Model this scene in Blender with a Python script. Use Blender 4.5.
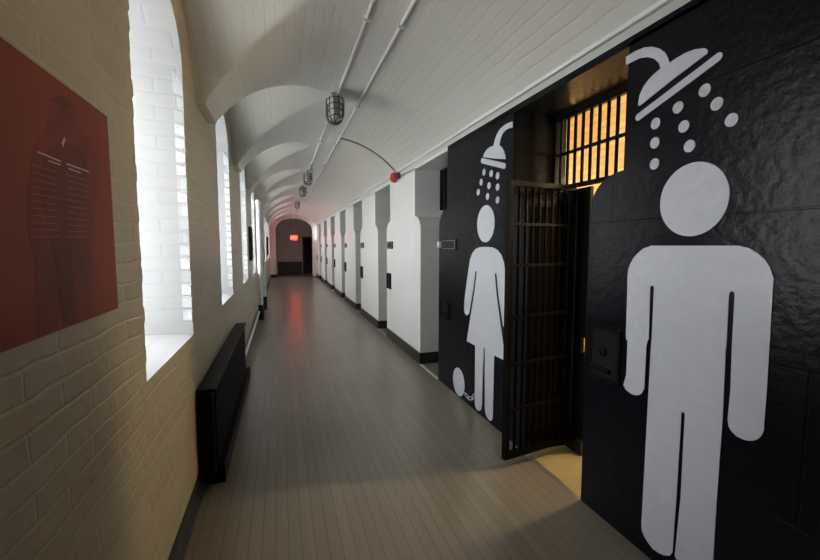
import bpy, bmesh, math, random
from mathutils import Vector, Matrix
from mathutils.geometry import tessellate_polygon
random.seed(7)
for o in list(bpy.data.objects): bpy.data.objects.remove(o)
S = bpy.context.scene
COL = S.collection
# ------------------------------------------------------------------ camera
FPX, H = 415.0, 1.55
PIT = math.atan(34/FPX); YAW = math.atan(129*math.cos(PIT)/FPX)
Fv = Vector((math.cos(PIT)*math.sin(YAW), math.cos(PIT)*math.cos(YAW), -math.sin(PIT)))
Rv = Vector((math.cos(YAW), -math.sin(YAW), 0)); Uv = Rv.cross(Fv)
CAM = Vector((0, 0, H))
cd = bpy.data.cameras.new('camera'); cd.sensor_width = 36; cd.lens = FPX/820*36; cd.clip_start = .02
cam = bpy.data.objects.new('camera', cd); COL.objects.link(cam)
cam.matrix_world = Matrix(((Rv.x, Uv.x, -Fv.x, 0), (Rv.y, Uv.y, -Fv.y, 0), (Rv.z, Uv.z, -Fv.z, H), (0, 0, 0, 1)))
S.camera = cam
# ------------------------------------------------------------------ world / exposure
W = bpy.data.worlds.new('overcast'); S.world = W; W.use_nodes = True
bg = W.node_tree.nodes['Background']; bg.inputs[0].default_value = (.95, .975, 1.0, 1); bg.inputs[1].default_value = 17.0
S.view_settings.view_transform = 'Standard'; S.view_settings.look = 'None'
S.view_settings.gamma = 1; S.view_settings.use_curve_mapping = False
S.view_settings.exposure = 0.0
XL, XR, XB = -.52, 1.715, 2.08       # left wall, right wall face, back of the cell recesses
WC = [2.30+2.2*k for k in range(9)] ; WC0 = 2.30-2.2
WHALF = .46
WCS = WC
XO = -1.12                            # outer face of the window wall
for c in WCS:                         # daylight portals in the window openings
    l = bpy.data.lights.new('window_portal', 'AREA'); l.shape = 'RECTANGLE'; l.size = 1.9; l.size_y = .8
    l.cycles.is_portal = True
    o = bpy.data.objects.new('window_portal', l); COL.objects.link(o)
    o.location = (XO-.03, c, 1.95); o.rotation_euler = (0, -math.pi/2, 0)
# ------------------------------------------------------------------ helpers
def onX(x, y, X):
    d = Fv + Rv*((x-410)/FPX) - Uv*((y-280)/FPX); t = X/d.x; q = CAM+d*t; return q.y, q.z
def tag(o, label=None, cat=None, group=None, kind=None):
    if label: o['label'] = label
    if cat: o['category'] = cat
    if group: o['group'] = group
    if kind: o['kind'] = kind
    return o
def empty(name, loc, label, cat, group=None):
    o = bpy.data.objects.new(name, None); COL.objects.link(o); o.location = loc; o.empty_display_size = .1
    return tag(o, label, cat, group)
class MB:
    def __init__(s): s.b = bmesh.new()
    def box(s, x0, x1, y0, y1, z0, z1, bev=0):
        r = bmesh.ops.create_cube(s.b, size=1)['verts']
        for v in r: v.co = Vector((x0+(v.co.x+.5)*(x1-x0), y0+(v.co.y+.5)*(y1-y0), z0+(v.co.z+.5)*(z1-z0)))
        if bev:
            es = list({e for v in r for e in v.link_edges})
            bmesh.ops.bevel(s.b, geom=es, offset=bev, segments=2, affect='EDGES', profile=.5)
        return s
    def cyl(s, p, q, r, n=16, r2=None):
        p, q = Vector(p), Vector(q); d = q-p; m = d.to_track_quat('Z', 'Y').to_matrix().to_4x4(); m.translation = (p+q)/2
        bmesh.ops.create_cone(s.b, cap_ends=True, segments=n, radius1=r, radius2=r if r2 is None else r2, depth=d.length, matrix=m); return s
    def tube(s, pts, r, n=10, closed=False):
        pts = [Vector(p) for p in pts]; N = len(pts); rings = []
        up = None
        for i, p in enumerate(pts):
            a = pts[(i-1) % N] if closed or i > 0 else p; c = pts[(i+1) % N] if closed or i < N-1 else p
            t = (c-a).normalized()
            if up is None:
                up = Vector((0, 0, 1)) if abs(t.z) < .9 else Vector((1, 0, 0))
            u = (up - t*up.dot(t)).normalized(); up = u; w = t.cross(u)
            rings.append([s.b.verts.new(p+(u*math.cos(2*math.pi*k/n)+w*math.sin(2*math.pi*k/n))*r) for k in range(n)])
        for i in range(N if closed else N-1):
            A, B = rings[i], rings[(i+1) % N]
            for k in range(n): s.b.faces.new((A[k], A[(k+1) % n], B[(k+1) % n], B[k]))
        if not closed:
            s.b.faces.new(rings[0][::-1]); s.b.faces.new(rings[-1])
        return s
    def lathe(s, prof, loc, axis=(0, 0, 1), n=24):
        m = Vector(axis).to_track_quat('Z', 'Y').to_matrix().to_4x4(); m.translation = Vector(loc)
        rings = []
        for r, z in prof:
            rings.append([s.b.verts.new(m @ Vector((r*math.cos(2*math.pi*k/n), r*math.sin(2*math.pi*k/n), z))) for k in range(n)])
        for A, B in zip(rings, rings[1:]):
            for k in range(n): s.b.faces.new((A[k], A[(k+1) % n], B[(k+1) % n], B[k]))
        s.b.faces.new(rings[0][::-1]); s.b.faces.new(rings[-1]); return s
    def poly(s, pts):
        """planar polygon, triangulated"""
        vs = [s.b.verts.new(p) for p in pts]
        for t in tessellate_polygon([[Vector(p) for p in pts]]):
            try: s.b.faces.new([vs[i] for i in t])
            except ValueError: pass
        return s
    def prismX(s, yz, x0, x1):
        A = [s.b.verts.new((x0, y, z)) for y, z in yz]; B = [s.b.verts.new((x1, y, z)) for y, z in yz]
        T = tessellate_polygon([[Vector((y, z, 0)) for y, z in yz]])
        for t in T:
            s.b.faces.new([A[i] for i in t]); s.b.faces.new([B[i] for i in reversed(t)])
        n = len(yz)
        for i in range(n): s.b.faces.new((A[i], A[(i+1) % n], B[(i+1) % n], B[i]))
        return s
    def build(s, name, mat, parent=None, smooth=False, kind=None):
        bmesh.ops.recalc_face_normals(s.b, faces=s.b.faces)
        me = bpy.data.meshes.new(name); s.b.to_mesh(me); s.b.free(); me.materials.append(mat)
        if smooth:
            for p in me.polygons: p.use_smooth = True
            me.set_sharp_from_angle(angle=math.radians(40))
        o = bpy.data.objects.new(name, me); COL.objects.link(o)
        if parent:
            o.parent = parent
            me.transform(Matrix.Translation(-parent_world(parent)))
        if kind: o['kind'] = kind
        return o
def parent_world(p):
    v = Vector(p.location)
    while p.parent: p = p.parent; v += Vector(p.location)
    return v
def copy_tree(o, parent=None):
    c = o.copy(); COL.objects.link(c); c.parent = parent
    for ch in [x for x in COL.objects if x.parent == o]: copy_tree(ch, c)
    return c
# ------------------------------------------------------------------ materials
def nt(name):
    m = bpy.data.materials.new(name); m.use_nodes = True; t = m.node_tree
    return m, t, t.nodes['Principled BSDF'], (lambda k: t.nodes.new('ShaderNode'+k)), t.links.new
def mapped(N, L, sx, sy, sz, axes='XYZ', obj=True):
    """object coordinates with the axes re-ordered so that brick rows run along the surface"""
    tc = N('TexCoord'); sp = N('SeparateXYZ'); cb = N('CombineXYZ')
    L(tc.outputs['Object'], sp.inputs[0])
    for i, a in enumerate(axes): L(sp.outputs['XYZ'.index(a)], cb.inputs[i])
    mp = N('Mapping'); mp.inputs['Scale'].default_value = (sx, sy, sz); L(cb.outputs[0], mp.inputs[0]); return mp.outputs[0]
def plain(name, col, rough=.5, metal=0, noise=.0, nscale=20, bump=0, spec=.5):
    m, t, b, N, L = nt(name)
    b.inputs['Base Color'].default_value = (*col, 1); b.inputs['Roughness'].default_value = rough
    b.inputs['Metallic'].default_value = metal; b.inputs['Specular IOR Level'].default_value = spec
    tc = N('TexCoord'); n = N('TexNoise'); n.inputs['Scale'].default_value = nscale; n.inputs['Detail'].default_value = 5
    L(tc.outputs['Object'], n.inputs['Vector'])
    if noise:
        r = N('ValToRGB'); r.color_ramp.elements[0].position = .3; r.color_ramp.elements[1].position = .7
        r.color_ramp.elements[0].color = (*[c*(1-noise) for c in col], 1); r.color_ramp.elements[1].color = (*[min(1, c*(1+noise)) for c in col], 1)
        L(n.outputs['Fac'], r.inputs[0]); L(r.outputs[0], b.inputs['Base Color'])
    if bump:
        bp = N('Bump'); bp.inputs['Strength'].default_value = bump; bp.inputs['Distance'].default_value = .01
        L(n.outputs['Fac'], bp.inputs['Height']); L(bp.outputs[0], b.inputs['Normal'])
    return m
def brick(name, c1, c2, cm, bw, bh, axes, rough=.55, bump=.6, dist=.006, mortar=.012, nbump=.25, wob=.012, smoothm=.3, spec=.5, nscale=14):
    m, t, b, N, L = nt(name)
    v = mapped(N, L, 1, 1, 1, axes)
    nz = N('TexNoise'); nz.inputs['Scale'].default_value = 3.5; nz.inputs['Detail'].default_value = 3; L(v, nz.inputs['Vector'])
    sub = N('VectorMath'); sub.operation = 'SUBTRACT'; sub.inputs[1].default_value = (.5, .5, .5); L(nz.outputs['Color'], sub.inputs[0])
    sc = N('VectorMath'); sc.operation = 'SCALE'; sc.inputs['Scale'].default_value = wob*2; L(sub.outputs[0], sc.inputs[0])
    ad = N('VectorMath'); L(v, ad.inputs[0]); L(sc.outputs[0], ad.inputs[1])
    br = N('TexBrick'); L(ad.outputs[0], br.inputs['Vector'])
    br.inputs['Color1'].default_value = (*c1, 1); br.inputs['Color2'].default_value = (*c2, 1); br.inputs['Mortar'].default_value = (*cm, 1)
    br.inputs['Scale'].default_value = 1; br.inputs['Brick Width'].default_value = bw; br.inputs['Row Height'].default_value = bh
    br.inputs['Mortar Size'].default_value = mortar; br.inputs['Mortar Smooth'].default_value = smoothm; br.inputs['Bias'].default_value = 0
    L(br.outputs['Color'], b.inputs['Base Color']); b.inputs['Roughness'].default_value = rough; b.inputs['Specular IOR Level'].default_value = spec
    n2 = N('TexNoise'); n2.inputs['Scale'].default_value = nscale; n2.inputs['Detail'].default_value = 6; L(v, n2.inputs['Vector'])
    inv = N('Math'); inv.operation = 'MULTIPLY_ADD'; inv.inputs[1].default_value = -1; inv.inputs[2].default_value = 1; L(br.outputs['Fac'], inv.inputs[0])
    ma = N('Math'); ma.operation = 'MULTIPLY_ADD'; ma.inputs[1].default_value = nbump; L(n2.outputs['Fac'], ma.inputs[0]); L(inv.outputs[0], ma.inputs[2])
    bp = N('Bump'); bp.inputs['Strength'].default_value = bump; bp.inputs['Distance'].default_value = dist
    L(ma.outputs[0], bp.inputs['Height']); L(bp.outputs[0], b.inputs['Normal'])
    return m
M = {}
M['brick_left'] = brick('white_painted_brick', (.50, .445, .315), (.44, .385, .265), (.53, .475, .34), .30, .068, 'YZX', rough=.38, bump=.5, dist=.005, mortar=.007, nbump=2.4, wob=.022, smoothm=.7)  # joints lighter than bricks: low warm light catching them, put into colour
M['reveal'] = brick('white_painted_reveal', (.42, .425, .425), (.405, .41, .41), (.405, .41, .41), .22, .078, 'XZY', rough=.55, bump=.14, dist=.01, mortar=.012, nbump=.5, wob=.015, smoothm=.8)
M['vault'] = brick('white_painted_vault', (.64, .63, .585), (.62, .61, .57), (.625, .615, .575), 3.1, .062, 'YXZ', rough=.42, bump=.32, dist=.004, mortar=.008, nbump=.9, wob=.014, smoothm=.9)
M['white'] = plain('white_gloss_wall', (.745, .75, .735), .38, noise=.03, nscale=3, bump=.25)
M['white_trim'] = plain('white_trim', (.74, .74, .73), .4, bump=.1)
M['black_wall'] = brick('black_painted_block', (.0035, .004, .0065), (.0045, .005, .008), (.003, .003, .004), .92, .56, 'YZX', rough=.28, bump=.6, dist=.006, mortar=.005, nbump=.9, wob=.006, smoothm=.4, nscale=24, spec=.13)
M['black'] = plain('black_skirting_paint', (.012, .012, .012), .35, bump=.1)
M['black_steel'] = plain('black_steel', (.0025, .0025, .003), .6, spec=.1, bump=.15, nscale=60)
M['dark_void'] = plain('dark_door_paint', (.006, .006, .006), .7, spec=.15)
M['vinyl'] = plain('white_vinyl', (.54, .555, .60), .32, noise=.03, nscale=18, bump=.3)
M['gold'] = brick('yellow_painted_brick', (.82, .66, .42), (.66, .51, .30), (.62, .48, .29), .22, .078, 'YZX', rough=.6, bump=.7, dist=.01, nbump=.8)
M['tan_floor'] = plain('warm_lit_tan_floor', (.34, .275, .14), .5, noise=.1, nscale=4)  # warm lamplight on the floor is put into this tan
M['metal'] = plain('dull_grey_metal', (.42, .42, .42), .35, metal=.8)
M['cage'] = plain('dark_grey_wire', (.07, .07, .065), .5, metal=.3)
M['glass_jar'] = plain('frosted_glass_jar', (.60, .62, .60), .2)
M['red'] = plain('red_bell_paint', (.45, .02, .015), .3)
M['radiator'] = plain('black_radiator_paint', (.004, .004, .004), .5, bump=.1, spec=.12)
M['plate'] = plain('dark_plaque', (.012, .012, .014), .5, spec=.2)
M['plate_line'] = plain('grey_plaque_line', (.22, .22, .23), .5)
M['bracket'] = plain('pale_bracket', (.55, .56, .56), .4)
M['grey_wall'] = plain('grey_end_wall', (.42, .41, .37), .7, noise=.08, nscale=2)
M['bench'] = plain('charcoal_bench_paint', (.03, .03, .029), .6)
M['outside'] = plain('pale_paving', (.55, .55, .53), .9)
def floor_mat():
    m, t, b, N, L = nt('grey_painted_boards')
    tc = N('TexCoord'); sp = N('SeparateXYZ'); L(tc.outputs['Object'], sp.inputs[0])
    dv = N('Math'); dv.operation = 'DIVIDE'; dv.inputs[1].default_value = .066; L(sp.outputs[0], dv.inputs[0])
    fr = N('Math'); fr.operation = 'FRACT'; L(dv.outputs[0], fr.inputs[0])
    fl = N('Math'); fl.operation = 'FLOOR'; L(dv.outputs[0], fl.inputs[0])
    wn = N('TexWhiteNoise'); wn.noise_dimensions = '1D'; L(fl.outputs[0], wn.inputs['W'])
    c0 = N('MixRGB'); c0.inputs[1].default_value = (.205, .180, .140, 1); c0.inputs[2].default_value = (.180, .158, .124, 1); L(wn.outputs['Value'], c0.inputs[0])
    lt = N('Math'); lt.operation = 'LESS_THAN'; lt.inputs[1].default_value = .05; L(fr.outputs[0], lt.inputs[0])
    c1 = N('MixRGB'); c1.inputs[2].default_value = (.085, .073, .058, 1); L(lt.outputs[0], c1.inputs[0]); L(c0.outputs[0], c1.inputs[1])
    mp = N('Mapping'); mp.inputs['Scale'].default_value = (9, .5, 1); L(tc.outputs['Object'], mp.inputs[0])
    n = N('TexNoise'); n.inputs['Scale'].default_value = 1.5; n.inputs['Detail'].default_value = 3; L(mp.outputs[0], n.inputs['Vector'])
    n2 = N('TexNoise'); n2.inputs['Scale'].default_value = 1.1; n2.inputs['Detail'].default_value = 2; L(tc.outputs['Object'], n2.inputs['Vector'])
    av = N('Math'); av.operation = 'ADD'; L(n.outputs['Fac'], av.inputs[0]); L(n2.outputs['Fac'], av.inputs[1])
    mr = N('MapRange'); mr.inputs['From Min'].default_value = 0; mr.inputs['From Max'].default_value = 2; mr.inputs['To Min'].default_value = .75; mr.inputs['To Max'].default_value = 1.25; L(av.outputs[0], mr.inputs[0])
    mu = N('VectorMath'); mu.operation = 'SCALE'; L(c1.outputs[0], mu.inputs[0]); L(mr.outputs[0], mu.inputs['Scale']); L(mu.outputs[0], b.inputs['Base Color'])
    r = N('MapRange'); r.inputs['To Min'].default_value = .22; r.inputs['To Max'].default_value = .30; b.inputs['Roughness'].default_value = .28
    bp = N('Bump'); bp.inputs['Strength'].default_value = .03; bp.inputs['Distance'].default_value = .002
    return m
M['floor'] = floor_mat()
def poster_mat():
    m, t, b, N, L = nt('red_print')
    tc = N('TexCoord'); n = N('TexNoise'); n.inputs['Scale'].default_value = 3; L(tc.outputs['Object'], n.inputs['Vector'])
    r = N('ValToRGB'); r.color_ramp.elements[0].color = (.20, .030, .010, 1); r.color_ramp.elements[1].color = (.34, .056, .016, 1)
    L(n.outputs['Fac'], r.inputs[0]); L(r.outputs[0], b.inputs['Base Color']); b.inputs['Roughness'].default_value = .5; b.inputs['Specular IOR Level'].default_value = .2
    return m
M['poster'] = poster_mat()
M['poster_dark'] = plain('dark_red_print', (.14, .019, .009), .5, noise=.25, nscale=8, spec=.2)
M['poster_mid'] = plain('mid_red_print', (.20, .030, .010), .5, noise=.25, nscale=8, spec=.2)
M['poster_text'] = plain('faded_text_print', (.30, .075, .05), .5, spec=.2)
M['poster_white'] = plain('pale_text_print', (.60, .45, .40), .45)
def emis(name, col, s):
    m, t, b, N, L = nt(name); b.inputs['Base Color'].default_value = (*col, 1)
    b.inputs['Emission Color'].default_value = (*col, 1); b.inputs['Emission Strength'].default_value = s; return m
M['sign_glow'] = emis('red_lit_sign', (1, .012, .006), 26)
M['sign_letter'] = emis('pale_lit_letter', (1, .35, .25), 1)
M['bulb'] = emis('warm_lamp_glass', (1, .62, .22), 30)
def glass():
    m = bpy.data.materials.new('window_glass'); m.use_nodes = True; t = m.node_tree; t.nodes.clear()
    o = t.nodes.new('ShaderNodeOutputMaterial'); a = t.nodes.new('ShaderNodeBsdfTransparent'); g = t.nodes.new('ShaderNodeBsdfGlossy')
    g.inputs['Roughness'].default_value = .05; x = t.nodes.new('ShaderNodeMixShader'); x.inputs[0].default_value = .06
    t.links.new(a.outputs[0], x.inputs[1]); t.links.new(g.outputs[0], x.inputs[2]); t.links.new(x.outputs[0], o.inputs[0]); return m
M['glass'] = glass()
# ================================================================== STRUCTURE
YN, YE, YZ = -2.0, 21.5, 24.0
MB().box(XL-.02, XR, YN, YZ, -.1, 0).build('floor', M['floor'], kind='structure')
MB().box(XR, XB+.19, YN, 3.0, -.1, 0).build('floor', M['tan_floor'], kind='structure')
MB().box(XR, XB+.11, 3.0, YE, -.1, 0).build('floor', M['floor'], kind='structure')
MB().box(-14, XO-.0, YN-4, YZ+4, -.6, -.5).build('ground', M['outside'], kind='structure')
# ---- left wall with arched, splayed windows
SILL, WSP, WTOP = 1.015, 2.56, 2.88
def arch(c, hw, zs, zt, n=12, x=None):
    return [(c-hw*math.cos(math.pi*k/n), zs+(zt-zs)*math.sin(math.pi*k/n)) for k in range(n+1)]
wl = MB(); rv = MB(); HT = 3.3; ZS = .078
bounds = [YN]+[c+1.1 for c in WC[:-1]]+[YE]
for i, c in enumerate(WC):
    y0, y1 = bounds[i], bounds[i+1]; a, b = c-WHALF, c+WHALF
    jz = [SILL+ZS*k for k in range(1, int((WSP-SILL)/ZS))]
    def jag(s):
        out = []
        for z in jz:
            d = random.uniform(0, .024)
            out += [(s*d*.2, z-.006), (s*(.004+d), z+.012), (s*(.004+d*.8), z+ZS-.024)]
        return out
    JA = [(a-dy+.0, z) for dy, z in jag(-1)]; JB = [(b-dy, z) for dy, z in jag(1)]
    JA = [(y-.0, z) for y, z in JA]
    ar = arch(c, WHALF, WSP, WTOP); half = len(ar)//2
    left = [(a, SILL)]+JA+ar[:half+1]                  # from sill corner up to the apex
    right = [(b, SILL)]+JB+ar[::-1][:half+1]
    wl.poly([(XL, y, z) for y, z in [(y0, 0), (c, 0), (c, SILL)]+left+[(c, HT), (y0, HT)]])
    wl.poly([(XL, y, z) for y, z in [(y1, 0), (c, 0), (c, SILL)]+right+[(c, HT), (y1, HT)]])
    # reveal: loft inner outline -> outer outline
    def outer(y, z):
        t = min(1, max(-1, (y-c)/WHALF)); return (XO, c+t*(WHALF-.10), z+(.05 if z < SILL+.01 else 0) - (.05 if z > WSP else 0)*(z-WSP)/(WTOP-WSP))
    for ln in ([(c, SILL)]+left, [(c, SILL)]+right):
        def clean(p):
            y, z = p
            if SILL < z < WSP-.001 and abs(abs(y-c)-WHALF) < .03: y = c+math.copysign(WHALF, y-c)
            t = .05/(XL-XO); o_ = outer(y, z); return (XL-.05, y+(o_[1]-y)*t, z+(o_[2]-z)*t)
        for (p, q) in zip(ln, ln[1:]):
            P, Q = (XL, *p), (XL, *q); P1, Q1 = clean(p), clean(q)
            pc = (c+math.copysign(WHALF, p[0]-c), p[1]) if P1[1] != p[0] and abs(abs(p[0]-c)-WHALF) < .03 and SILL < p[1] < WSP-.001 else p
            qc = (c+math.copysign(WHALF, q[0]-c), q[1]) if abs(abs(q[0]-c)-WHALF) < .03 and SILL < q[1] < WSP-.001 else q
            rv.b.faces.new([rv.b.verts.new(v) for v in (P, Q, Q1, P1)])
            rv.b.faces.new([rv.b.verts.new(v) for v in (P1, Q1, outer(*qc), outer(*pc))])
    # outer face of the wall, round the window
    oa, ob = c-WHALF+.10, c+WHALF-.10
    oar = [outer(y, z) for y, z in ar]
    lo = [(XO, y0, -.5), (XO, c, -.5), (XO, c, SILL+.05), (XO, oa, SILL+.05)]+oar[:half+1]+[(XO, c, HT+.2), (XO, y0, HT+.2)]
    ro = [(XO, y1, -.5), (XO, c, -.5), (XO, c, SILL+.05), (XO, ob, SILL+.05)]+oar[::-1][:half+1]+[(XO, c, HT+.2), (XO, y1, HT+.2)]
    rv.poly(lo); rv.poly(ro)
wl.box(XL-.3, XL, YE, YZ, 0, HT)
wl.build('wall_left', M['brick_left'], kind='structure')
rv.build('wall_left_reveals', M['reveal'], kind='structure').name = 'wall_left.001'
for i, c in enumerate(WC):
    w = empty('window_%d' % (i+1), (XO+.06, c, SILL+.05), None, None); w['kind'] = 'structure'
    hw = WHALF-.10+.02; x0, x1 = XO+.02, XO+.07; z0, z1 = SILL+.03, WSP
    f = MB(); f.box(x0, x1, c-hw, c-hw+.06, z0, z1).box(x0, x1, c+hw-.06, c+hw, z0, z1).box(x0, x1, c-hw, c+hw, z0, z0+.07).box(x0, x1, c-hw, c+hw, z1-.03, z1+.03)
    f.box(x0, x1, c-.02, c+.02, z0, WTOP-.06)
    for k in range(1, 4): f.box(x0+.01, x1-.01, c-hw, c+hw, z0+(z1-z0)*k/4-.012, z0+(z1-z0)*k/4+.012)
    at_ = arch(c, hw, z1, WTOP-.03)
    f.tube([((x0+x1)/2, y, z) for y, z in at_], .03, 6)
    f.build('window_frame', M['white_trim'], w)
    g = MB(); g.poly([(XO+.045, y, z) for y, z in [(c-hw+.03, z0+.03), (c+hw-.03, z0+.03)]+arch(c, hw-.03, z1, WTOP-.06)[::-1]])
    g.build('pane', M['glass'], w)
# ---- vaulted ceiling: barrel vault cut by a lunette over every window
CX, CZ, CR = .66, 1.755, 1.355
def zmain(x):
    if x < -.46: return 2.50
    return CZ+math.sqrt(max(.01, CR*CR-(x-CX)**2))
def zlun(y, x):
    best = 0
    for c in [WC0]+WC:
        d = abs(y-c)/.84
        if d < 1: best = max(best, 2.48+.62*math.sqrt(1-d*d)+.0*x)
    return best
cb = MB(); xs = [XL+.02*k for k in range(0, 113)]; xs = [x for x in xs if x < XR]+[XR+.01]
xs = sorted(set([round(x, 4) for x in xs]+[-.4605, -.4595])); ys = [YN+.03*k for k in range(int((YE-YN)/.03)+1)]+[YE]
grid = []
for y in ys:
    row = []
    for x in xs:
        z = max(zmain(x), zlun(y, x)) if x < CX else zmain(x)
        row.append(cb.b.verts.new((x, y, z)))
    grid.append(row)
for i in range(len(ys)-1):
    for j in range(len(xs)-1): cb.b.faces.new((grid[i][j], grid[i][j+1], grid[i+1][j+1], grid[i+1][j]))
# roof slab above so that the sky cannot reach the vault from behind
ceil = cb.build('ceiling', M['vault'], smooth=False, kind='structure')
for p in ceil.data.polygons: p.use_smooth = True
ceil.data.set_sharp_from_angle(angle=math.radians(35))
MB().box(XO, 3.4, YN-.1, YZ+.1, 3.34, 3.5).build('ceiling', M['grey_wall'], kind='structure')
# ---- right wall: piers with rounded shoulders, band above, recess backs
PER = 2.45
def pier_profile(y0, y1, top=2.58):
    u = .235; zs, zt = 1.77, 1.945
    P = [(y0, 0), (y0, zs)]
    for k in range(1, 9):
        t = math.pi/2*k/8; P.append((y0+u*(1-math.cos(t)), zs+(zt-zs)*math.sin(t)))
    P += [(y0+u, top), (y1-u, top)]
    for k in range(8, -1, -1):
        t = math.pi/2*k/8; P.append((y1-u*(1-math.cos(t)), zs+(zt-zs)*math.sin(t)))
    P += [(y1, 0)]
    return P
PLO = [(2.63+PER*k, 4.42+PER*k) for k in range(0, 8)]
BL = M['black_wall']; WH = M['white']
MB().prismX(pier_profile(-.5, 2.005), XR, XB).build('wall_right', BL, kind='structure')
MB().prismX(pier_profile(*PLO[0]), XR, XB).build('wall_right', BL, kind='structure')
for k in range(1, 8):
    y0, y1 = PLO[k]; 
    if k == 7: y1 = YE
    MB().prismX(pier_profile(y0, y1), XR, XB).build('wall_right', WH, kind='structure')
    MB().box(XR-.014, XB, y0-.012, min(y1+.012, YE), 0, .15, .004).build('baseboard_right', M['black'], kind='structure')
ysplit = PLO[0][1]-.235
MB().box(XR, XB+.1, YN, ysplit, 2.56, 2.72).build('wall_right', BL, kind='structure')
MB().box(XR, XB+.1, ysplit, YE, 2.56, 2.72).build('wall_right', WH, kind='structure')
MB().box(XR-.05, XR, YN, YE, 2.635, 2.665, .008).build('trim_1', M['white_trim'], kind='structure')
MB().tube([(XR-.035, YN+.1, 2.70), (XR-.035, YE-.1, 2.70)], .012, 8).build('trim_2', M['white_trim'], kind='structure')
# back wall of the recesses (the shower doorway stays open)
bw = MB(); bw.box(XB, XB+.1, YN, 1.90, 0, 2.56); bw.build('wall_right', BL, kind='structure')
bw = MB(); bw.box(XB, XB+.1, 2.85, ysplit+.1, 0, 2.56); bw.build('wall_right', BL, kind='structure')
bw = MB(); bw.box(XB, XB+.1, ysplit+.1, YE, 0, 2.56); bw.build('wall_right', M['grey_wall'], kind='structure')
for k in range(0, 7):
    ya, yb = PLO[k][1]-.02, PLO[k+1][0]+.02
    d = empty('door_%d' % (k+1), (XB, (ya+yb)/2, 0), None, None); d['kind'] = 'structure'
    MB().box(XB-.035, XB, ya, yb, 0, 1.98).build('door_panel', M['dark_void'], d)
    MB().box(XB-.04, XB, ya-.02, yb+.02, 1.98, 2.03).build('door_frame', M['black_steel'], d)
    MB().box(XB-.012, XB, ya-.21, yb+.21, 2.03, 2.555).build('transom_panel', M['dark_void'], d)
    b = MB()
    for j in range(7): b.cyl((XB-.025, ya-.14+j*(yb-ya+.28)/6, 2.03), (XB-.025, ya-.14+j*(yb-ya+.28)/6, 2.555), .011, 8)
    b.build('transom_bars', M['black_steel'], d)
# thresholds
for k in range(-1, 7):
    ya = 2.005 if k < 0 else PLO[k][1]; yb = PLO[k+1][0]
    MB().box(XR-.02, XR+.015, ya, yb, 0, .004).build('trim_%d' % (k+4), M['metal'] if k < 0 else M['bracket'], kind='structure')
# left skirting
MB().box(XL, XL+.022, YN, YE, 0, .15, .004).build('baseboard_left', M['black'], kind='structure')
# near end and far end
MB().box(XL-.6, XB+.1, YN-.1, YN, 0, 3.34).build('wall_back', M['grey_wall'], kind='structure')
ew = MB(); xa, xb2 = -.25, 1.52
ar = arch((xa+xb2)/2, (xb2-xa)/2, 2.35, 2.93, 20)
pts = [(XL, 0), (xa, 0)]+ar+[(xb2, 0), (XR+.02, 0), (XR+.02, 3.3), (XL, 3.3)]
A = [ew.b.verts.new((x, YE, z)) for x, z in pts]; B = [ew.b.verts.new((x, YE+.35, z)) for x, z in pts]
for t in tessellate_polygon([[Vector((x, z, 0)) for x, z in pts]]):
    ew.b.faces.new([A[i] for i in t]); ew.b.faces.new([B[i] for i in reversed(t)])
for i in range(len(pts)): ew.b.faces.new((A[i], A[(i+1) % len(pts)], B[(i+1) % len(pts)], B[i]))
ew.build('wall_front', WH, kind='structure')
MB().box(XL-.02, xa+.012, YE-.014, YE+.35, 0, .15, .004).build('baseboard_front', M['black'], kind='structure')
MB().box(XL-.3, 2.2, YZ, YZ+.1, 0, 3.34).build('wall_front', M['grey_wall'], kind='structure')
MB().box(1.75, 1.85, YE+.35, YZ, 0, 3.34).build('wall_right', M['grey_wall'], kind='structure')
MB().box(XL, 1.8, YE+.35, YZ, 3.0, 3.1).build('ceiling', M['grey_wall'], kind='structure')
MB().box(XL, XL+.05, YE+.35, YZ, 0, 3.0).build('wall_left', M['grey_wall'], kind='structure')
d = empty('door_8', (1.45, YZ, 0), None, None); d['kind'] = 'structure'
MB().box(1.2, 1.72, YZ-.06, YZ, 0, 2.0).build('door_panel', M['dark_void'], d)
MB().box(1.14, 1.2, YZ-.08, YZ, 0, 2.06).box(1.2, 1.74, YZ-.08, YZ, 2.0, 2.06).build('door_frame', M['black'], d)
# shower room behind the bars
gx0, gx1, gy0, gy1 = XB+.1, 3.3, .3, 4.9
MB().box(gx0+.09, gx1, gy0, gy1, -.1, 0).build('floor', M['tan_floor'], kind='structure')
MB().box(gx1, gx1+.1, gy0, gy1, 0, 3.3).build('wall_right', M['gold'], kind='structure')
MB().box(gx0, gx1, gy0-.1, gy0, 0, 3.3).box(gx0, gx1, gy1, gy1+.1, 0, 3.3).build('wall_right', M['gold'], kind='structure')
MB().box(gx0, gx1, gy0, gy1, 3.2, 3.3).build('ceiling', M['gold'], kind='structure')
MB().box(XB+.1, XB+.12, gy0, 1.9, 0, 3.2).box(XB+.1, XB+.12, 2.85, gy1, 0, 3.2).box(XB+.1, XB+.12, 1.9, 2.85, 2.56, 3.2).build('wall_right', M['gold'], kind='structure')
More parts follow.
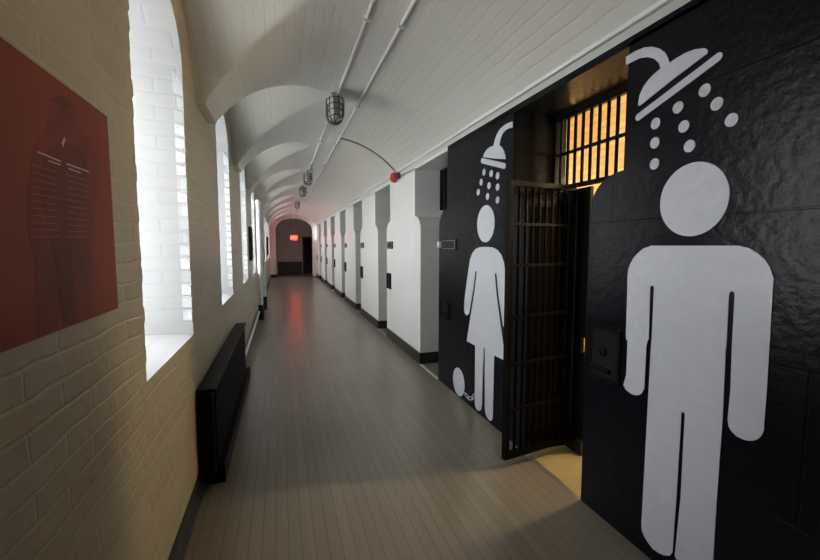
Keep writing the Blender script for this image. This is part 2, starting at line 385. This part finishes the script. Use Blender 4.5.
# ================================================================== OBJECTS
# ---- shower room lamps; the second is added to brighten the yellow bricks
def wall_lamp(y, z, label, watts):
    t = empty('wall_lamp', (3.3, y, z), label, 'lamp')
    MB().lathe([(.07, 0), (.07, .03), (.04, .05)], (3.3, y, z), (-1, 0, 0)).build('base', M['metal'], t, True)
    MB().lathe([(.045, .04), (.075, .08), (.085, .13), (.06, .18), (.02, .2)], (3.3, y, z), (-1, 0, 0)).build('shade', M['bulb'], t, True)
    pl = bpy.data.lights.new('lamp_light', 'POINT'); pl.energy = watts; pl.color = (1, .82, .52); pl.shadow_soft_size = .08
    po = bpy.data.objects.new('lamp_light', pl); COL.objects.link(po); po.location = (2.98, y, z)
wall_lamp(2.27, 2.2, 'warm wall lamp inside the yellow shower room opposite the open doorway', 88)
wall_lamp(4.35, 1.75, 'added warm lamp, unseen, that brightens the far end of the yellow shower room', 27)
# ---- barred transom above the shower doorway
t = empty('barred_transom', (XB+.03, 2.35, 2.0), 'black barred transom grille glowing yellow above the open shower doorway', 'grille')
ty0, ty1 = 1.78, 2.86; tx = XB+.03
MB().box(tx-.025, tx+.025, ty0, ty1, 1.985, 2.015, .004).build('bottom_rail', M['black_steel'], t)
MB().box(tx-.02, tx+.02, ty0, ty1, 2.515, 2.555, .004).build('top_rail', M['black_steel'], t)
MB().box(tx-.012, tx+.012, ty0, ty1, 2.248, 2.270, .003).build('middle_rail', M['black_steel'], t)
nb = 13
for k in range(nb):
    y = 1.84+k*.0815
    MB().cyl((tx, y, 2.0), (tx, y, 2.53), .0125, 10).build('bar', M['black_steel'], t, True)
# ---- open barred gate
g0, g1 = Vector((1.45, 2.475, 0)), Vector((2.06, 2.585, 0)); gd = (g1-g0).normalized(); gl = (g1-g0).length
t = empty('barred_gate', (g1.x, g1.y, .06), 'black barred steel gate standing open into the corridor beside the woman pictogram', 'gate')
ang = math.atan2(-gd.y, -gd.x); n_ = Vector((-gd.y, gd.x, 0))
def gbox(mb, a, b, z0, z1, th):
    p = g0+gd*a; q = g0+gd*b; r = []
    for z in (z0, z1):
        for P in (p-n_*th/2, q-n_*th/2, q+n_*th/2, p+n_*th/2): r.append(mb.b.verts.new((P.x, P.y, z)))
    for f in ((0, 1, 2, 3), (4, 5, 6, 7), (0, 1, 5, 4), (1, 2, 6, 5), (2, 3, 7, 6), (3, 0, 4, 7)): mb.b.faces.new([r[i] for i in f])
    return mb
GZ0, GZ1 = .06, 1.985
gbox(MB(), 0, .035, GZ0, GZ1, .04).build('frame_stile', M['black_steel'], t)
gbox(MB(), gl-.035, gl, GZ0, GZ1, .04).build('frame_stile', M['black_steel'], t)
gbox(MB(), .035, gl-.035, GZ0, GZ0+.045, .04).build('frame_rail', M['black_steel'], t)
gbox(MB(), .035, gl-.035, GZ1-.035, GZ1, .04).build('frame_rail', M['black_steel'], t)
for z in (.40, .725, 1.055, 1.41, 1.69): gbox(MB(), .035, gl-.035, z, z+.018, .03).build('crossbar', M['black_steel'], t)
for k in range(8):
    p = g0+gd*(.035+(gl-.07)*(k+1)/9)
    MB().cyl((p.x, p.y, GZ0+.03), (p.x, p.y, GZ1-.02), .011, 10).build('bar', M['black_steel'], t, True)
p = g0+gd*.035
for z in (.3, 1.0, 1.75): MB().cyl((g1.x+.006, g1.y, z-.05), (g1.x+.006, g1.y, z+.05), .014, 10).build('hinge', M['black_steel'], t, True)
# ---- solid steel leaf behind, with a slot
t = empty('steel_door_leaf', (XB+.04, 2.63, 0), 'narrow solid black steel door leaf with a glowing slot behind the gate', 'door')
lx0, lx1 = XB+.035, XB+.06; ly0, ly1 = 2.48, 2.84
sy0, sy1, sz0, sz1 = 2.488, 2.525, .765, .875
MB().box(lx0, lx1, sy1, ly1, .10, 1.975).box(lx0, lx1, ly0, sy0, .10, 1.975).box(lx0, lx1, sy0, sy1, .10, sz0).box(lx0, lx1, sy0, sy1, sz1, 1.975).build('leaf', M['dark_void'], t)
for z_ in (.10, 1.90): MB().box(lx0-.02, lx0, 2.55, 2.80, z_, z_+.05).build('edge_strap', M['black_steel'], t)
MB().box(XB+.0, XB+.1, 2.45, 2.85, 0, .10).build('trim_12', M['black'], kind='structure')
# ---- lock recess on the piers
def lock_hatch(y0, y1, z0, z1, label, cat='hatch', group=None, depth=.02, mat='black_steel'):
    t = empty('lock_hatch', (XR, (y0+y1)/2, z0), label, cat, group)
    MB().box(XR-depth, XR+.002, y0, y1, z0, z0+.018, .004).box(XR-depth, XR+.002, y0, y1, z1-.018, z1, .004).box(XR-depth, XR+.002, y0, y0+.018, z0+.018, z1-.018, .003).box(XR-depth, XR+.002, y1-.018, y1, z0+.018, z1-.018, .003).build('frame', M[mat], t)
    MB().box(XR-.006, XR+.002, y0+.018, y1-.018, z0+.018, z1-.018).build('cover', M['dark_void'], t)
    return t
h = lock_hatch(1.74, 1.965, .80, 1.10, 'large black lock housing under the left hand of the man pictogram', depth=.010)
MB().cyl((XR-.012, 1.80, .86), (XR-.012, 1.95, .86), .014, 10).build('bolt', M['black_steel'], h, True)
MB().lathe([(.026, 0), (.024, .01), (.012, .016)], (XR-.006, 1.86, .96), (-1, 0, 0)).build('lock_knob', M['black_steel'], h, True)
h = lock_hatch(4.08, 4.36, .76, .94, 'black lock housing at the far edge of the black wall with the woman pictogram')
MB().cyl((XR-.012, 4.12, .82), (XR-.012, 4.32, .82), .012, 10).build('bolt', M['black_steel'], h, True)
ordn = ['nearest', 'second nearest', 'third nearest', 'fourth nearest', 'fifth nearest', 'sixth nearest', 'farthest']
for k in range(1, 8):
    ye = PLO[k][1]
    if k == 7: ye = 21.3
    lock_hatch(ye-.30, ye-.04, .84, 1.10, 'small black lock hatch low on the %s white pier' % ordn[k-1], 'hatch', 'lock hatches on the white piers')
# ---- plaques
def plaque(k, y1, label, mat_line):
    t = empty('cell_plaque', (XR, y1-.2, 1.49), label, 'sign', 'cell number plaques' if k else None)
    y0p = y1-.50 if k == 0 else y1-.42
    MB().box(XR-.012, XR, y0p, y1-.08, 1.505, 1.625, .002).build('plate', M['plate'], t)
    f = MB(); a, b_ = y0p+.03, y1-.12
    f.box(XR-.014, XR-.012, a, b_, 1.52, 1.526).box(XR-.014, XR-.012, a, b_, 1.604, 1.61).box(XR-.014, XR-.012, a, a+.008, 1.526, 1.604).box(XR-.014, XR-.012, b_-.008, b_, 1.526, 1.604)
    f.build('plate_border', M['plate_line'], t)
    MB().box(XR-.03, XR, y1-.07, y1-.01, 1.53, 1.60, .006).build('bracket', M['bracket'], t)
plaque(0, 4.42, 'dark plaque with thin grey outline on the black wall beside the woman pictogram', 0)
for k in range(1, 7): plaque(k, PLO[k][1], 'small dark plaque with pale bracket on the %s white pier' % ordn[k-1], 0)
# ---- mural pictograms
def vin(name, polys, parent, x=XR-.001, th=.003, smooth=False):
    mb = MB()
    for p in polys: mb.prismX(p, x-th, x)
    return mb.build(name, M['vinyl'], parent)
def px(pts, ox=0, oy=0, s=1): return [onX(ox+x/s, oy+y/s, XR) for x, y in pts]
def circ(c, r, n=40, ry=None): return [(c[0]+r*math.cos(2*math.pi*k/n), c[1]+(ry or r)*math.sin(2*math.pi*k/n)) for k in range(n)]
def capsule(p, q, r, n=10):
    p, q = Vector(p), Vector(q); d = (q-p).normalized(); a0 = math.atan2(d.y, d.x); out = []
    for k in range(n+1): a = a0-math.pi/2+math.pi*k/n; out.append((q.x+r*math.cos(a), q.y+r*math.sin(a)))
    for k in range(n+1): a = a0+math.pi/2+math.pi*k/n; out.append((p.x+r*math.cos(a), p.y+r*math.sin(a)))
    return out
def smooth_poly(pts, it=2):
    for _ in range(it):
        n = []
        for i in range(len(pts)):
            a, b = pts[i], pts[(i+1) % len(pts)]
            n += [(a[0]*.75+b[0]*.25, a[1]*.75+b[1]*.25), (a[0]*.25+b[0]*.75, a[1]*.25+b[1]*.75)]
        pts = n
    return pts
t = empty('man_pictogram', (XR, 1.35, .1), 'large white vinyl pictogram of a man standing under a shower', 'pictogram')
hp = px([(660, 203.6), (698.6, 162.9), (729.6, 192.9), (687.9, 236.8)])
hc = (sum(p[0] for p in hp)/4, sum(p[1] for p in hp)/4); hr = sum(math.dist(p, hc) for p in hp)/4
vin('head', [circ(hc, hr, 56)], t)
body = px([(652, 245.7), (739.6, 245.7), (750, 248.5), (759, 253.6), (766, 260), (771, 268), (774.3, 278.6), (770, 350), (767.5, 390), (764.5, 430.4), (762.5, 435.5), (758.6, 439), (754, 440.6), (748.8, 440.6), (743, 439), (737, 436), (732, 431), (729, 425.7), (728.3, 418.6),
  (731, 391), (732.6, 345), (735.4, 294.6), (734.5, 292), (732.5, 291), (730.6, 292), (729.6, 295), (727, 345), (726.2, 350), (723.2, 418.6), (717.4, 500), (714, 556)])
_, zb = onX(670, 555.7, XR)
yR = body[-1][0]; yS = onX(675.3, 556, XR)[0]
foot = [(yR, zb+.06), (yR+.015, zb+.025), ((yR+yS)/2, zb), (yS-.015, zb+.004), (yS, zb+.02)]
body += foot
body += px([(681.2, 497), (685.5, 414.7), (684.6, 412.4), (683.6, 411.9), (682.4, 412.6), (681.8, 415), (677, 497), (673, 552)]) + [(onX(670, 555.7, XR)[0], zb)]
body += px([(664, 555), (658.4, 552.2), (653, 548.5), (648.6, 542.4), (644.8, 536.5), (642.3, 530), (641.9, 524.7), (646.6, 438.2), (651.3, 350), (652.2, 340), (654.6, 287.5), (653.9, 285.9), (652.9, 285.5), (651.6, 285.8), (650.7, 287.5), (649.3, 340),
  (626.8, 340), (626.4, 335.7), (627.6, 300), (628.2, 275), (629, 269), (630.7, 264.3), (634, 258), (637.9, 253.6), (644, 248.5)])
vin('body', [body], t)
vin('forearm', [px([(629.0, 339.6), (649.2, 339.6), (647.9, 344.6), (646.8, 365), (646, 380.4), (645.9, 385), (645.2, 389), (643, 392.9), (641, 394.6), (638.2, 395.2), (635, 394.8), (632.3, 393.6), (627, 389.5), (624.6, 384.8), (627.4, 375), (628.4, 355)])], t, XR-.006)
OX, OY, SC = 620, 0, 2.8
vin('shower_head', [px([(52, 294), (56, 268), (66, 245), (80, 225), (96, 208), (112, 195), (115, 190), (110, 176), (98, 165), (78, 160), (55, 163), (18, 182), (18, 160), (45, 143), (70, 133), (92, 131), (112, 136), (128, 147), (137, 163), (140, 176), (160, 163), (185, 148), (212, 138), (238, 135), (247, 140), (246, 150), (150, 222), (60, 294), (55, 297)], OX, OY, SC)], t)
p, q = px([(53, 328), (277, 160)], OX, OY, SC)
vin('spray_plate', [capsule(p, q, .0175)], t)
for (x, y) in [(239, 253), (273, 291), (314, 336), (164, 301), (180, 354), (196, 409), (101, 346), (99, 400), (98, 459)]:
    c = px([(x, y)], OX, OY, SC)[0]; vin('water_drop', [circ(c, .0262, 24)], t)
# woman
t = empty('woman_pictogram', (XR, 3.3, .1), 'white vinyl pictogram of a woman in a dress under a shower, ball and chain', 'pictogram')
OX, OY, SC = 430, 100, 2.8
hp = px([(133, 346), (157, 295), (182, 346), (157, 398)], OX, OY, SC)
hc = ((hp[0][0]+hp[2][0])/2, (hp[1][1]+hp[3][1])/2); hr = (abs(hp[0][0]-hp[2][0])+abs(hp[1][1]-hp[3][1]))/4
vin('head', [circ(hc, hr, 48)], t)
cy = px([(484.7, 300)])[0][0]
halfp = px([(160, 411), (140, 412), (128, 418), (119, 430), (113, 447), (108, 480)], OX, OY, SC) + px([(465, 298), (464.3, 308), (465.0, 313), (467, 315.4), (469.4, 313.6), (470.4, 308), (473.4, 290), (475.6, 271.5), (476.4, 270.6), (477.1, 272), (474.9, 291), (467, 341), (475.5, 345.6), (475.3, 375), (475.1, 402), (475.6, 406.5), (477.2, 409.8), (479.4, 410.9), (481.3, 409.8), (482.3, 405), (483.2, 375), (484, 350)])
cy = (hp[0][0]+hp[2][0])/2-.01
hf = [(max(y, cy+.008) if i == len(halfp)-1 else y, z) for i, (y, z) in enumerate(halfp)]
hf[0] = (cy, hf[0][1]); hf = [hf[0]]+hf[1:]
# legs: keep a narrow slit in the middle, reaching up to the hem
zh = hf[-1][1]+.02
left_half = hf+[(cy, zh+.01)]
right_half = [(2*cy-y, z) for y, z in left_half[::-1]]
vin('body', [left_half[:-1]+[(cy+.008, zh), (cy, zh+.008), (cy-.008, zh)]+[(2*cy-y, z) for y, z in hf[1:][::-1]]], t)
vin('shower_head', [px([(150, 160), (153, 149), (160, 138), (170, 131), (179, 128), (181, 118), (184, 106), (190, 92), (198, 80), (208, 71), (219, 65), (232, 60), (232, 77), (220, 80), (212, 85), (204, 95), (199, 108), (195, 127), (202, 132), (208, 143), (212, 156), (212, 166), (180, 164)], OX, OY, SC)], t)
p, q = px([(147, 170), (209, 185)], OX, OY, SC)
vin('spray_plate', [capsule(p, q, .022)], t)
for (x, y) in [(152, 202), (172, 206), (190, 212), (144, 230), (166, 240), (190, 244), (136, 258), (162, 270), (190, 280)]:
    c = px([(x, y)], OX, OY, SC)[0]; vin('water_drop', [circ(c, .029, 24)], t)
bp_ = px([(453.2, 378), (459.2, 368.6), (465, 386), (459.6, 395.8)])
bc = ((bp_[0][0]+bp_[2][0])/2, (bp_[1][1]+bp_[3][1])/2); vin('iron_ball', [circ(bc, (abs(bp_[0][0]-bp_[2][0])+abs(bp_[1][1]-bp_[3][1]))/4, 40)], t)
cp = px([(465.5, 393.5), (469, 397.8), (473, 398.6), (475.2, 394.5)])
ch = MB()
for i in range(3):
    a, b_ = Vector(cp[i]), Vector(cp[i+1]); c = (a+b_)/2; d_ = (b_-a); L_ = d_.length*.62; d_.normalize(); e_ = Vector((-d_.y, d_.x))
    ch.tube([(XR-.007, *(c+d_*math.cos(2*math.pi*k/20)*L_+e_*math.sin(2*math.pi*k/20)*.016)) for k in range(20)], .0042, 6, closed=True)
ch.build('chain', M['vinyl'], t)
# ---- red fire bell with its conduit
by, bz = 6.10, 2.58
t = empty('fire_bell', (XR, by, bz), 'small red fire bell fixed high on the nearest white pier', 'alarm')
MB().box(XR-.05, XR-.0, by-.10, by+.02, bz-.03, bz+.06, .006).build('back_box', M['cage'], t)
MB().lathe([(.072, 0), (.078, .02), (.072, .045), (.06, .065), (.02, .075)], (XR-.05, by, bz-.01), (-1, -.25, 0), 28).build('gong', M['red'], t, True)
# ---- ceiling conduits
PX1, PX2 = .59, .835
def zc(x): return CZ+math.sqrt(CR*CR-(x-CX)**2)
for X_, lab in ((PX1, 'white ceiling conduit that carries the caged lamps'), (PX2, 'white ceiling conduit beside the lamp conduit, nearer the cells')):
    t = empty('ceiling_conduit', (X_, 8, zc(X_)-.03), lab, 'pipe', None)
    ye = 20.8 if X_ == PX1 else 14.0
    MB().tube([(X_, YN+.05, zc(X_)-.018), (X_, ye, zc(X_)-.018)], .013, 10).build('pipe', M['white_trim'], t, True)
    for k in range(12):
        y = -.6+1.75*k
        if y < ye: MB().box(X_-.026, X_+.026, y-.012, y+.012, zc(X_)-.042, zc(X_)-.004).build('pipe_clip', M['white_trim'], t)
yb_ = 6.1
o = MB().tube([(x, yb_, zc(x)-.012) for x in [PX2+(XR-.06-PX2)*k/16 for k in range(17)]], .010, 8).build('curved_conduit', M['metal'], None, True)
tag(o, 'thin grey conduit curving over the vault from the ceiling pipe to the red bell', 'pipe')
# ---- caged lamps
def cage_lamp(y, label):
    x = .56; z = zc(PX1)-.035
    t = empty('caged_lamp', (x, y, z), label, 'lamp', None)
    MB().box(x-.06, x+.06, y-.14, y+.14, z-.055, z-.02, .01).box(x-.03, x+.03, y-.03, y+.03, z-.02, z+.03, .004).build('canopy', M['white_trim'], t, True)
    MB().lathe([(.05, -.05), (.052, -.07), (.048, -.17), (.036, -.21), (.012, -.225)], (x, y-.065, z), (0, 0, 1), 20).lathe([(.05, -.05), (.052, -.07), (.048, -.17), (.036, -.21), (.012, -.225)], (x, y+.065, z), (0, 0, 1), 20).build('glass_jar', M['glass_jar'], t, True)
    c = MB(); R_ = .088
    for zz in (-.06, -.115, -.17, -.225): 
        rr = R_ if zz > -.2 else R_*.86
        c.tube([(x+rr*math.cos(a*math.pi/12), y+1.9*rr*math.sin(a*math.pi/12), z+zz) for a in range(24)], .0052, 6, closed=True)
    for a in range(12):
        ca, sa = math.cos(a*math.pi/6+.2), 1.9*math.sin(a*math.pi/6+.2)
        c.tube([(x+R_*ca, y+R_*sa, z-.045), (x+R_*ca, y+R_*sa, z-.19), (x+R_*.86*ca, y+R_*.86*sa, z-.235), (x+R_*.45*ca, y+R_*.45*sa, z-.27), (x+.008*ca, y+.008*sa, z-.28)], .0048, 6)
    c.build('wire_guard', M['cage'], t)
    return t
l0 = cage_lamp(4.4, 'nearest caged lamp hanging from the white vaulted ceiling')
for y, lb in ((8.9, 'second caged lamp along the vaulted ceiling'), (11.0, 'third caged lamp, close behind the second on the vault'), (14.6, 'farthest caged lamp, against the pink glow of the vault')):
    c = copy_tree(l0); c.location.y = y; c['label'] = lb
# ---- radiator
t = empty('radiator', (XL+.13, 4.1, 0), 'long black cased radiator standing low along the left brick wall', 'radiator')
ry0, ry1 = 2.73, 5.05; rx0, rx1 = XL+.006, -.425
MB().box(rx0, rx1+.02, ry0, ry1, .655, .675, .004).build('top_panel', M['radiator'], t)
MB().box(rx0, rx1, ry0+.01, ry1-.01, .12, .655, .006).build('casing', M['radiator'], t)
f = MB(); n = int((ry1-ry0-.1)/.045)
for k in range(n): f.box(rx1, rx1+.012, ry0+.05+k*.045, ry0+.05+k*.045+.022, .16, .63, .002)
f.build('front_ribs', M['radiator'], t)
MB().box(rx0, rx1+.04, ry0+.13, ry1+.12, 0, .12, .004).build('plinth', M['radiator'], t)
MB().box(rx0, rx1-.0, ry0-.012, ry0+.01, .10, .655, .003).build('end_panel', M['radiator'], t)
for i in range(3): MB().box(rx0+.02+i*.03, rx0+.032+i*.03, ry0-.016, ry0-.012, .16, .6).build('end_rib', M['radiator'], t)
# heating pipe by the floor
o = MB().tube([(XL+.06, 5.28, .20), (XL+.06, 5.6, .20), (XL+.06, 9.0, .20)], .018, 10).build('heating_pipe', M['white_trim'], None, True)
tag(o, 'white heating pipe running low along the left wall beyond the radiator', 'pipe')
# risers
for y, r, lb in ((9.2, .045, 'nearer of two white vertical riser pipes on the left wall'), (10.7, .06, 'farther of two white vertical riser pipes on the left wall')):
    t = empty('riser_pipe', (XL+.09, y, 0), lb, 'pipe', None)
    MB().cyl((XL+.09, y, 0.32), (XL+.09, y, 2.50), r, 20).build('pipe', M['white_trim'], t, True)
    MB().cyl((XL+.09, y, 0), (XL+.09, y, .32), r+.01, 20).build('boot', M['black'], t, True)
    MB().cyl((XL+.09, y, 2.44), (XL+.09, y, 2.47), r+.02, 20).build('collar', M['white_trim'], t, True)
# ---- pictures far along the left wall
for y0, y1, z0, z1, lb in ((7.55, 7.8, 1.30, 1.88, 'dark framed panel between the far windows on the left wall'), (16.6, 17.3, 1.2, 1.9, 'small dark framed panel far down the left wall')):
    t = empty('framed_panel', (XL, (y0+y1)/2, z0), lb, 'picture', None)
    MB().box(XL, XL+.05, y0, y0+.03, z0, z1).box(XL, XL+.05, y1-.03, y1, z0, z1).box(XL, XL+.05, y0+.03, y1-.03, z0, z0+.03).box(XL, XL+.05, y0+.03, y1-.03, z1-.03, z1).build('frame', M['black'], t)
    MB().box(XL, XL+.035, y0+.03, y1-.03, z0+.03, z1-.03).build('panel', M['poster_dark'], t)
# ---- red poster on the left wall
t = empty('red_poster', (XL, 1.2, 1.34), 'large dark red poster with a faint bare back and text on the left wall', 'poster')
py0, py1, pz0, pz1 = .80, 1.523, 1.353, 1.946
MB().box(XL+.002, XL+.022, py0, py1, pz0, pz1, .002).build('board', M['poster'], t)
xp = XL+.022
def pp(pts): return [onX(x, y, XL+.022) for x, y in pts]
def pcut(name, pts, mat, th=.0002, parent=t, sm=2):
    q = pp(pts); q = smooth_poly(q, sm) if sm else q
    q = [(min(max(y, py0+.004), py1-.004), min(max(z, pz0+.004), pz1-.004)) for y, z in q]
    return MB().prismX(q, xp, xp+th).build(name, M[mat], parent)
fig = pcut('figure_print', [(52, 98), (60, 94), (70, 100), (76, 112), (78, 128), (88, 138), (97, 152), (100, 175), (97, 205), (90, 235), (94, 270), (92, 322), (66, 332), (64, 290), (60, 290), (58, 336), (36, 346), (34, 290), (36, 262), (28, 235), (26, 200), (30, 170), (33, 145), (46, 130), (48, 112)], 'poster_mid')
MB().prismX(smooth_poly(pp([(42, 150), (64, 142), (86, 152), (88, 180), (76, 225), (70, 250), (76, 300), (68, 322), (60, 322), (56, 270), (50, 235), (40, 200)]), 2), xp+.0002, xp+.0004).build('shade_print', M['poster_dark'], fig)
MB().prismX(smooth_poly(pp([(50, 99), (60, 96), (68, 104), (71, 110), (60, 106)]), 1), xp+.0002, xp+.0004).build('hair_print', M['poster_dark'], fig)
tx_ = MB(); random.seed(3)
def bar_line(mb, x0, x1, y, sl, h_=1.1):
    mb.prismX(pp([(x0, y), (x1, y+sl*(x1-x0)), (x1, y+sl*(x1-x0)+h_), (x0, y+h_)]), xp+.001, xp+.0015)
for k in range(11):
    y = 164+k*7.2; sl = .30-.03*k
    bar_line(tx_, 31, 61+random.uniform(-6, 1), y, sl); bar_line(tx_, 66, 88+random.uniform(-5, 1), y+4+random.uniform(-.5, .5)+(35*sl-4)*.9, sl)
tx_.build('text_lines', M['poster_text'], t)
tw = MB(); bar_line(tw, 37, 60, 151, .42, 1.4); bar_line(tw, 48, 60, 160, .36, 1.2); bar_line(tw, 66, 88, 163, .36, 1.4); bar_line(tw, 68, 80, 168, .36, 1.2)
tw.prismX(pp([(61, 143), (63.5, 137), (65, 139), (62.5, 147)]), xp+.001, xp+.0015)
tw.build('title_lines', M['poster_white'], t)
# ---- far end: bench box and lit exit sign
t = empty('bench', (.47, 23.6, 0), 'dark low bench against the end wall of the corridor', 'bench')
MB().box(-.2, 1.1, 23.5, YZ-.02, .40, .45, .01).build('seat', M['bench'], t)
MB().box(-.2, 1.1, YZ-.1, YZ-.02, .45, .68, .01).build('backrest', M['bench'], t)
MB().box(-.17, 1.07, 23.58, YZ-.06, 0, .40).build('base', M['bench'], t)
sy = 19.8; sx = .57; sz = 1.93
t = empty('exit_sign', (sx, sy, sz), 'glowing red exit sign hanging at the far end of the corridor', 'sign')
MB().box(sx-.14, sx+.14, sy-.03, sy+.03, sz-.085, sz+.085, .01).build('housing', M['sign_glow'], t)
MB().cyl((sx-.12, sy, sz+.08), (sx-.12, sy, zc(sx)), .004, 8).cyl((sx+.12, sy, sz+.08), (sx+.12, sy, zc(sx)), .004, 8).build('hanger', M['cage'], t)
def letters(x0, zc_, w, hh, y):
    m = MB(); s = .014; g = w*1.35
    def bx(a, b, c, d): m.box(x0+a, x0+b, y-.003, y, zc_+c, zc_+d)
    def diag(a, c, b, d):
        m.tube([(x0+a, y-.002, zc_+c), (x0+b, y-.002, zc_+d)], s*.5, 4)
    bx(0, s, -hh/2, hh/2)
    for z in (-hh/2, -s/2, hh/2-s): bx(s, w, z, z+s)
    diag(g, -hh/2, g+w, hh/2); diag(g, hh/2, g+w, -hh/2)
    bx(2*g+w/2-s/2, 2*g+w/2+s/2, -hh/2, hh/2)
    bx(3*g-.01, 3*g+w-.01, hh/2-s, hh/2); bx(3*g+w/2-s/2-.01, 3*g+w/2+s/2-.01, -hh/2, hh/2-s)
    return m
letters(sx-.112, sz, .046, .09, sy-.03).build('letters', M['sign_letter'], t)
